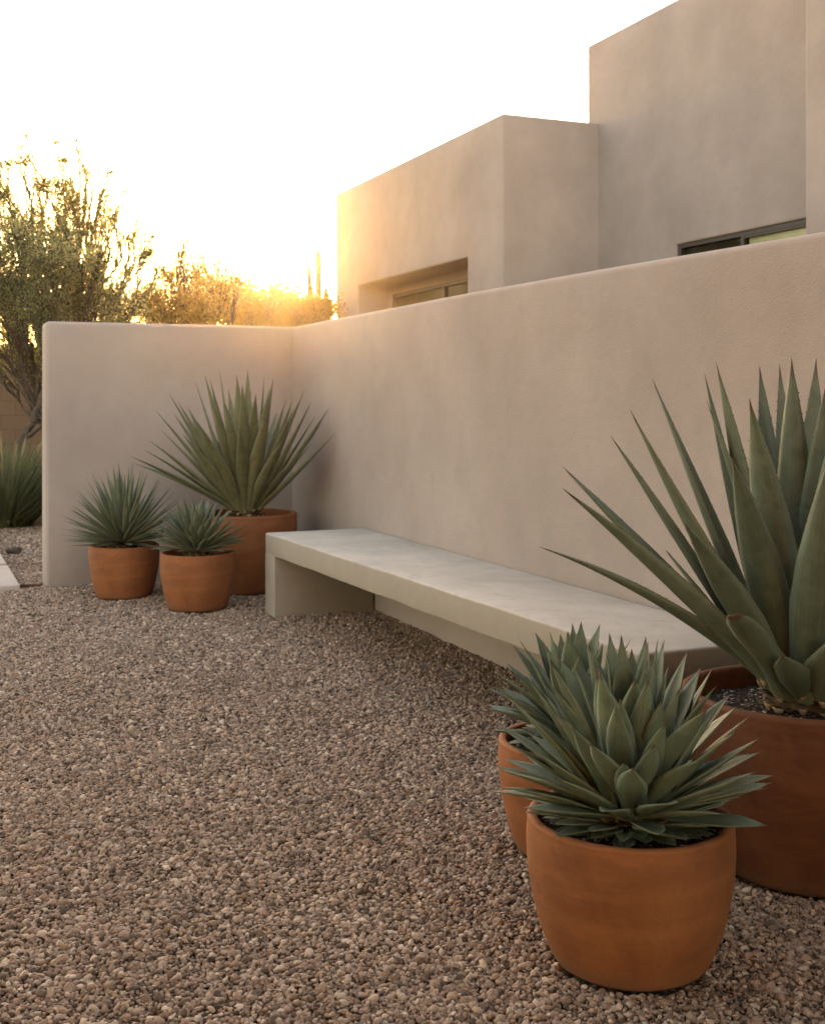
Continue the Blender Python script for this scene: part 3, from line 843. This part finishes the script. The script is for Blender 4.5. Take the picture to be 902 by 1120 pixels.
me.materials.append(M['pebble'])
gravel = link(bpy.data.objects.new('gravel', me)); tag(gravel, 'tan and brown pebble gravel covering the courtyard', 'gravel', kind='stuff')
ng = bpy.data.node_groups.new('pebble scatter', 'GeometryNodeTree')
ng.interface.new_socket('Geometry', in_out='INPUT', socket_type='NodeSocketGeometry')
ng.interface.new_socket('Geometry', in_out='OUTPUT', socket_type='NodeSocketGeometry')
gi = ng.nodes.new('NodeGroupInput'); go = ng.nodes.new('NodeGroupOutput')
iop = ng.nodes.new('GeometryNodeInstanceOnPoints'); iop.inputs['Pick Instance'].default_value = True
join = ng.nodes.new('GeometryNodeGeometryToInstance')
for k in range(8):
    ico = ng.nodes.new('GeometryNodeMeshIcoSphere'); ico.inputs['Radius'].default_value = 1.0; ico.inputs['Subdivisions'].default_value = 3
    sp_ = ng.nodes.new('GeometryNodeSetPosition'); nz = ng.nodes.new('ShaderNodeTexNoise'); nz.noise_dimensions = '4D'
    nz.inputs['W'].default_value = k*3.7+1; nz.inputs['Scale'].default_value = 0.75; nz.inputs['Detail'].default_value = 1.5
    vm = ng.nodes.new('ShaderNodeVectorMath'); vm.operation = 'SUBTRACT'; vm.inputs[1].default_value = (.5, .5, .5)
    vs_ = ng.nodes.new('ShaderNodeVectorMath'); vs_.operation = 'SCALE'; vs_.inputs['Scale'].default_value = 1.7
    ng.links.new(nz.outputs['Color'], vm.inputs[0]); ng.links.new(vm.outputs[0], vs_.inputs[0]); ng.links.new(vs_.outputs[0], sp_.inputs['Offset'])
    ng.links.new(ico.outputs['Mesh'], sp_.inputs['Geometry'])
    ss = ng.nodes.new('GeometryNodeSetShadeSmooth'); ng.links.new(sp_.outputs[0], ss.inputs[0])
    sm = ng.nodes.new('GeometryNodeSetMaterial'); sm.inputs['Material'].default_value = M['pebble']; ng.links.new(ss.outputs[0], sm.inputs[0])
    ng.links.new(sm.outputs[0], join.inputs[0])
def attr(nm, ty):
    n = ng.nodes.new('GeometryNodeInputNamedAttribute'); n.data_type = ty; n.inputs['Name'].default_value = nm
    return n.outputs['Attribute']
e2r = ng.nodes.new('FunctionNodeEulerToRotation'); ng.links.new(attr('rot', 'FLOAT_VECTOR'), e2r.inputs[0])
ng.links.new(gi.outputs[0], iop.inputs['Points']); ng.links.new(join.outputs[0], iop.inputs['Instance'])
ng.links.new(attr('idx', 'INT'), iop.inputs['Instance Index']); ng.links.new(e2r.outputs[0], iop.inputs['Rotation']); ng.links.new(attr('scl', 'FLOAT_VECTOR'), iop.inputs['Scale'])
ng.links.new(iop.outputs[0], go.inputs[0])
md = gravel.modifiers.new('scatter', 'NODES'); md.node_group = ng

# ------------------------------------------------------------------ trees and shrubs
def tube(vs, fs_, pts, radii, seg=6):
    base = len(vs)
    for i, p in enumerate(pts):
        d = (pts[min(i+1, len(pts)-1)] - pts[max(i-1, 0)]).normalized()
        x = d.orthogonal().normalized(); y = d.cross(x)
        for k in range(seg):
            a_ = 2*math.pi*k/seg
            vs.append(p + (x*math.cos(a_) + y*math.sin(a_))*radii[i])
    for i in range(len(pts)-1):
        for k in range(seg):
            j = (k+1) % seg
            fs_.append((base+i*seg+k, base+i*seg+j, base+(i+1)*seg+j, base+(i+1)*seg+k))
    fs_.append([base+(len(pts)-1)*seg+k for k in range(seg)])

def limb(vs, fs_, a_, b_, r0, r1, n=8, wig=0.08, up=0.0, seg=6):
    L = (b_-a_).length; pts = []
    off = Vector((random.uniform(0, 99), random.uniform(0, 99), 0))
    for i in range(n+1):
        t = i/n
        p = a_.lerp(b_, t) + Vector((0, 0, up*L*math.sin(math.pi*t)))
        w = wig*L*math.sin(math.pi*t)**0.7
        p = p + Vector((mnoise.noise(off+Vector((t*3, 0, 0))), mnoise.noise(off+Vector((0, t*3, 5))), mnoise.noise(off+Vector((0, 0, t*3)))))*w
        pts.append(p)
    tube(vs, fs_, pts, [r0+(r1-r0)*i/n for i in range(n+1)], seg)
    return pts

def make_tree(name, base, clumps, leaf_mat, bark, trunk_r, label, cat, leaf=0.03, density=1.0, fork=0.35, group=None, elong=2.2, sprig=0.35):
    """clumps: (centre Vector, radius, n sprigs); each sprig is a twig carrying small leaves"""
    root = empty(name, tuple(base))
    tag(root, label, cat, group)
    base = Vector(base)
    vs, fs_ = [], []
    cen = Vector((0, 0, 0))
    for c, r, n in clumps: cen += c
    cen /= len(clumps)
    top = base.lerp(Vector((cen.x, cen.y, cen.z)), fork); 
    stems = []
    for k in range(3):
        q = top + Vector((random.uniform(-.4, .4), random.uniform(-.4, .4), random.uniform(-.2, .3)))*trunk_r*7
        stems.append(limb(vs, fs_, base + Vector((random.uniform(-1, 1), random.uniform(-1, 1), 0))*trunk_r*0.6, q, trunk_r, trunk_r*.6, 8, .12, 0, 8))
    lp, ln_, ls = [], [], []
    for c, r, n in clumps:
        s_ = min(stems, key=lambda q: (q[-1]-c).length)[random.choice((-1, -1, -2, -3))]
        path = limb(vs, fs_, s_, c, trunk_r*.38, trunk_r*.10, 9, .14, .04)
        for k in range(int(n*density)):
            d = Vector((random.gauss(0, 1), random.gauss(0, 1), random.gauss(0, 1))).normalized()
            e = c + d*r*random.random()**0.5
            st_ = random.choice(path[4:]) if random.random() < .5 else c + (e-c)*random.uniform(.2, .6)
            out = (e - s_).normalized()
            tip = e + (out*0.2 + Vector((random.uniform(-1, 1), random.uniform(-1, 1), random.uniform(-.6, .8))))*sprig*random.uniform(.4, 1)*r
            tw = limb(vs, fs_, st_, tip, trunk_r*.05+.003, .0015, 5, .14, .05, 4)
            m = random.randint(14, 24)
            for j in range(m):
                t = random.uniform(.35, 1.0)*5
                i0 = min(int(t), 4); q = tw[i0].lerp(tw[i0+1], t-i0)
                lp.append(q + Vector((random.gauss(0, 1), random.gauss(0, 1), random.gauss(0, 1)))*leaf*2.3)
                ls.append(leaf*random.uniform(.55, 1.25))
    vs = [v-base for v in vs]
    mesh_obj('trunk', vs, fs_, bark, root, smooth=True)
    Pn = np.array([tuple(v-base) for v in lp]); k = len(Pn)
    d = rng.normal(size=(k, 3)); d[:, 2] += .3; d /= np.linalg.norm(d, axis=1)[:, None]
    e = rng.normal(size=(k, 3)); e -= d*np.sum(d*e, 1)[:, None]; e /= np.linalg.norm(e, axis=1)[:, None]
    nrm = np.cross(d, e)
    S = np.array(ls)[:, None]
    q0 = Pn - d*S*.5; q2 = Pn + d*S*.5; q1 = Pn + e*S*.5/elong + nrm*S*.08; q3 = Pn - e*S*.5/elong + nrm*S*.08
    V = np.stack([q0, q1, q2, q3], 1).reshape(-1, 3)
    me = bpy.data.meshes.new('crown')
    me.vertices.add(4*k); me.vertices.foreach_set('co', V.astype(np.float32).ravel())
    me.loops.add(4*k); me.loops.foreach_set('vertex_index', np.arange(4*k, dtype=np.int32))
    me.polygons.add(k); me.polygons.foreach_set('loop_start', np.arange(0, 4*k, 4, dtype=np.int32))
    me.polygons.foreach_set('loop_total', np.full(k, 4, dtype=np.int32))
    me.update(calc_edges=True); me.materials.append(leaf_mat)
    link(bpy.data.objects.new('crown', me), root)
    print(name, 'leaves', k)
    return root

def clumps_from(lst, Y, spread):
    out = []
    for px, py, rp, n in lst:
        y = Y + random.uniform(-spread, spread)
        out.append((at(px, py, y), rp/F*y, n))
    return out

random.seed(3)
# tall thin tree at the left
cl = clumps_from([(28, 178, 16, 20), (48, 205, 17, 26), (72, 178, 16, 18), (86, 165, 10, 8), (70, 205, 20, 30), (95, 190, 12, 14), (80, 230, 24, 40), (112, 215, 16, 18), (135, 210, 14, 10),
                  (5, 215, 20, 30), (15, 245, 18, 26), (45, 235, 24, 26), (100, 250, 24, 34), (125, 240, 18, 24), (140, 262, 18, 26), (160, 280, 16, 26), (172, 295, 12, 14),
                  (22, 160, 10, 8), (60, 158, 10, 8), (84, 152, 8, 6), (30, 150, 7, 5), (118, 190, 14, 12), (150, 240, 14, 12), (165, 262, 14, 14), (10, 180, 16, 14), (60, 260, 26, 34), (0, 180, 14, 10), (-25, 215, 30, 40), (-40, 260, 40, 60), (-15, 180, 18, 14)], 14.6, .9)
make_tree('palo_verde_tree', (-4.1, 14.8, 0), cl, M['fol_olive'], M['bark_green'], .085, 'tall airy tree with sparse sprays rising above the others at the left edge', 'tree', .027, 3.0, .3, sprig=0.8)
random.seed(4)
cl = clumps_from([(20, 270, 34, 90), (55, 290, 32, 90), (90, 300, 30, 80), (5, 320, 36, 100), (45, 335, 34, 90), (85, 335, 30, 80), (120, 325, 28, 60), (15, 370, 24, 60), (35, 385, 16, 30),
                  (60, 380, 30, 50), (105, 370, 30, 50), (140, 345, 26, 50), (-25, 345, 36, 80), (-10, 290, 30, 60), (110, 285, 22, 34), (2, 388, 16, 30), (30, 255, 20, 24), (75, 262, 18, 16), (-35, 390, 30, 50)], 12.8, .7)
make_tree('desert_willow', (-3.55, 12.9, 0), cl, M['fol_green'], M['bark'], .07, 'dense grey green bushy tree with leaning dark stems right behind the wall end', 'tree', .027, 2.3, .25, sprig=0.6)
random.seed(6)
cl = clumps_from([(170, 325, 22, 80), (195, 305, 18, 60), (196, 278, 10, 22), (203, 262, 8, 12), (200, 248, 5, 5), (215, 300, 16, 50), (232, 312, 18, 70), (240, 288, 10, 18), (250, 266, 6, 7), (245, 325, 18, 70), (205, 335, 22, 80),
                  (180, 298, 12, 28), (222, 280, 9, 14), (256, 248, 4, 4), (260, 306, 13, 36), (150, 330, 20, 60), (225, 345, 22, 70), (228, 262, 5, 5), (212, 250, 5, 4), (185, 345, 24, 70)], 16.2, .6)
make_tree('mesquite_shrub', (-3.1, 16.2, 0), cl, M['fol_gold'], M['bark'], .06, 'small mesquite with upright bare twigs standing left of the setting sun', 'shrub', .036, 2.2, .3)
random.seed(8)
cl = clumps_from([(268, 330, 18, 80), (292, 334, 18, 80), (312, 330, 16, 70), (330, 340, 18, 80), (300, 318, 12, 34), (275, 314, 12, 34), (328, 314, 9, 16), (318, 306, 7, 10), (250, 335, 20, 70), (284, 345, 22, 80), (285, 352, 18, 90), (262, 352, 18, 60), (310, 352, 18, 60), (340, 322, 6, 8), (256, 318, 12, 30)], 20.0, .5)
make_tree('creosote_bush', (-2.4, 20.0, 0), cl, M['fol_gold'], M['bark'], .05, 'low golden backlit bush directly below the setting sun', 'shrub', .046, 2.2, .3)
random.seed(10)
cl = clumps_from([(335, 342, 13, 60), (348, 339, 12, 70), (356, 340, 9, 60), (342, 333, 7, 20), (358, 333, 6, 20), (326, 344, 12, 50)], 15.2, .15)
make_tree('desert_bush', (-1.3, 15.2, 0), cl, M['fol_gold'], M['bark'], .07, 'rounded golden brown bush at the foot of the saguaro by the house corner', 'shrub', .036, 2.0, .3)
random.seed(12)
cl = clumps_from([(250, 335, 18, 40), (210, 338, 16, 40), (170, 338, 18, 40), (130, 334, 18, 40), (90, 332, 20, 44), (40, 330, 20, 44), (0, 330, 22, 44)], 34.0, 1.0)
make_tree('hedge_row_bush', (-8.2, 34.0, 0), cl, M['fol_olive'], M['bark'], .10, 'wide distant olive bush behind the trees, low along the skyline', 'shrub', .10, 2.0, .2)

# gnarled stem leaning in the gap by the wall end: extra limbs of the near tree
dw = bpy.data.objects['desert_willow']
vs, fs_ = [], []
b0 = at(24, 482, 12.3) ; b1 = at(36, 462, 12.3); b2 = at(47, 430, 12.4); b3 = at(70, 380, 12.5)
root0 = Vector((at(16, 500, 12.3).x, 12.3, 0))
for q0, q1, r0, r1 in ((root0, b0, .06, .045), (b0, b1, .045, .04), (b1, b2, .036, .03), (b2, b3, .03, .02), (b1, at(60, 450, 12.5), .03, .02), (b0, at(52, 462, 12.2), .03, .016)):
    limb(vs, fs_, q0, q1, r0, r1, 7, .12, 0, 8)
vs = [v - dw.location for v in vs]
mesh_obj('leaning_stem', vs, fs_, M['bark'], dw, smooth=True)

# saguaro ----------------------------------------------------------
def saguaro(base, label):
    root = empty('saguaro_cactus', tuple(base)); tag(root, label, 'cactus')
    def ribbed(path, rad, name):
        vs, fs_ = [], []; seg = 44
        for i, p in enumerate(path):
            d = (path[min(i+1, len(path)-1)]-path[max(i-1, 0)]).normalized(); x = Vector((1, 0, 0)); x = (x-d*x.dot(d)).normalized(); y = d.cross(x)
            for k in range(seg):
                a_ = 2*math.pi*k/seg; r = rad[i]*(1+.09*math.cos(a_*11))
                vs.append(p + (x*math.cos(a_)+y*math.sin(a_))*r)
        for i in range(len(path)-1):
            for k in range(seg):
                j = (k+1) % seg; fs_.append((i*seg+k, i*seg+j, (i+1)*seg+j, (i+1)*seg+k))
        fs_.append([(len(path)-1)*seg+k for k in range(seg)])
        return mesh_obj(name, vs, fs_, M['cactus'], root, smooth=True)
    def rnd(path, r, endr=5):
        n = len(path); out = []
        for i in range(n):
            f = i/(n-1); out.append(r*min(1, math.sqrt(max(0.0, 1-max(0, (f-.93)/.07)**2))+.03)*(.85+.15*min(1, f*6)))
        return out
    Y = base[1]
    tx = lambda px: (px-CX)/F*Y - base[0]
    tz = lambda py: H-(py-HY)/F*Y
    trunk = [Vector((tx(350 - 2.2*i/30), 0, tz(270)*i/30)) for i in range(31)]
    ribbed(trunk, rnd(trunk, .040), 'trunk')
    def arm(px0, px1, pt, z0, r):
        pts = []
        for i in range(12):
            a_ = i/11*math.pi/2; pts.append(Vector((tx(350)+(tx(px0)-tx(350))*math.sin(a_), 0, z0 + .2*(1-math.cos(a_)))))
        for i in range(1, 24): f = i/23; pts.append(Vector((tx(px0)+(tx(px1)-tx(px0))*f, 0, z0+.2+(tz(pt)-z0-.2)*f)))
        ribbed(pts, rnd(pts, r*.33), 'arm')
    arm(343.5, 337.5, 290, 1.7, .095); arm(356.5, 356.5, 314, 1.8, .095)
saguaro(((349.5-CX)/F*16.2, 16.2, 0), 'tall ribbed saguaro cactus with two upright arms left of the house')

# grass clump -------------------------------------------------------
def grass_clump(base, n, L, label, spread=1.0):
    root = empty('ornamental_grass', tuple(base)); tag(root, label, 'grass clump')
    for nm, cnt, mat, l0, wd in (('blades', n, M['grassblade'], L, .010), ('seed_heads', n//16, M['grassdry'], L*1.02, .005)):
        vs, fs_ = [], []
        for i in range(cnt):
            az = random.uniform(0, 2*math.pi); r = .16*random.random()**.5*spread
            ph = R(random.triangular(2, 84, 34)) if nm == 'blades' else R(random.uniform(3, 32)); l = l0*random.uniform(.7, 1.08)
            hd = Vector((math.cos(az), math.sin(az), 0)); sd = Vector((-math.sin(az), math.cos(az), 0))
            b_ = hd*r; t_ = b_ + hd*l*math.sin(ph) + Vector((0, 0, l*math.cos(ph)*.92)); c_ = (b_+t_)/2 + Vector((0, 0, .16*l)) - hd*.07*l
            k0 = len(vs); m = 6
            for j in range(m+1):
                f = j/m; p = (1-f)**2*b_ + 2*f*(1-f)*c_ + f*f*t_; w = wd*(1-f**2.2)+.0006
                if nm == 'seed_heads' and f > .75: w = .012*(1-(f-.75)*3)
                vs += [p-sd*w, p+sd*w]
            for j in range(m): fs_.append((k0+2*j, k0+2*j+1, k0+2*j+3, k0+2*j+2))
        o = mesh_obj(nm, vs, fs_, mat, root)
        o['kind'] = 'stuff'
random.seed(17)
b = Vector(((8-CX)/F*11.4, 11.4, 0)); grass_clump(b, 1100, .90, 'dark green arching grass clump on gravel left of the wall end', 1.5)

# ------------------------------------------------------------------ haze
bm = bmesh.new(); add_box(bm, -230, 230, -70, 390, -1.02, 9.5)
t = NT('evening haze'); t.n.remove(t.out); t.out = t.node('ShaderNodeOutputMaterial')
pv = t.node('ShaderNodeVolumePrincipled', inp={'Density': 0.00031, 'Anisotropy': 0.935}); pv.inputs['Color'].default_value = (1.0, 0.93, 0.82, 1)
t.link(pv.outputs[0], t.out.inputs['Volume'])
hz = bm_obj('haze', bm, t.m); tag(hz, kind='stuff')
hz['label'] = 'warm dusty evening haze filling the air around the sun'; hz['category'] = 'haze'

# ------------------------------------------------------------------ sun, sky, camera
SUN_PX, SUN_PY = 274, 281
sdir = Vector(((SUN_PX-CX)/F, 1, (HY-SUN_PY)/F)).normalized()
elev = math.asin(sdir.z); azim = math.atan2(sdir.x, sdir.y)       # from +Y towards +X
w = bpy.data.worlds.new('World'); bpy.context.scene.world = w; w.use_nodes = True
nt = w.node_tree; bg = nt.nodes['Background']
sky = nt.nodes.new('ShaderNodeTexSky'); sky.sky_type = 'NISHITA'; sky.sun_disc = False
sky.sun_elevation = elev; sky.sun_rotation = azim
sky.air_density = 1.0; sky.dust_density = 2.0; sky.ozone_density = 0.6; sky.altitude = 400
nt.links.new(sky.outputs[0], bg.inputs[0]); bg.inputs[1].default_value = 0.15
ld = bpy.data.lights.new('sun', 'SUN'); ld.energy = 3.0; ld.angle = R(0.5); ld.color = (1.0, 0.60, 0.24)
lo = link(bpy.data.objects.new('sun', ld)); lo.rotation_euler = (-sdir).to_track_quat('-Z', 'Y').to_euler(); lo.location = (-2, 20, 8)

cam = bpy.data.cameras.new('camera'); co = link(bpy.data.objects.new('camera', cam))
co.location = (0, 0, H); co.rotation_euler = (R(90), 0, 0)
cam.sensor_fit = 'VERTICAL'; cam.sensor_height = 36; cam.sensor_width = 29; cam.lens = 36*F/1120
cam.shift_y = -(560-HY)/1120; cam.clip_end = 1200; cam.clip_start = 0.05
cam.dof.use_dof = True; cam.dof.focus_distance = 3.1; cam.dof.aperture_fstop = 9
sc_ = bpy.context.scene; sc_.camera = co
sc_.render.engine = 'CYCLES'
sc_.view_settings.view_transform = 'Standard'; sc_.view_settings.look = 'None'; sc_.view_settings.gamma = 1.0
sc_.view_settings.exposure = 3.05
sc_.view_settings.use_white_balance = True
sc_.view_settings.white_balance_temperature = 8400
sc_.view_settings.white_balance_tint = 24
sc_.cycles.use_denoising = True
sc_.cycles.max_bounces = 8; sc_.cycles.diffuse_bounces = 1; sc_.cycles.volume_bounces = 0; sc_.cycles.transparent_max_bounces = 8
sc_.cycles.sample_clamp_indirect = 6
sc_.cycles.volume_max_steps = 64
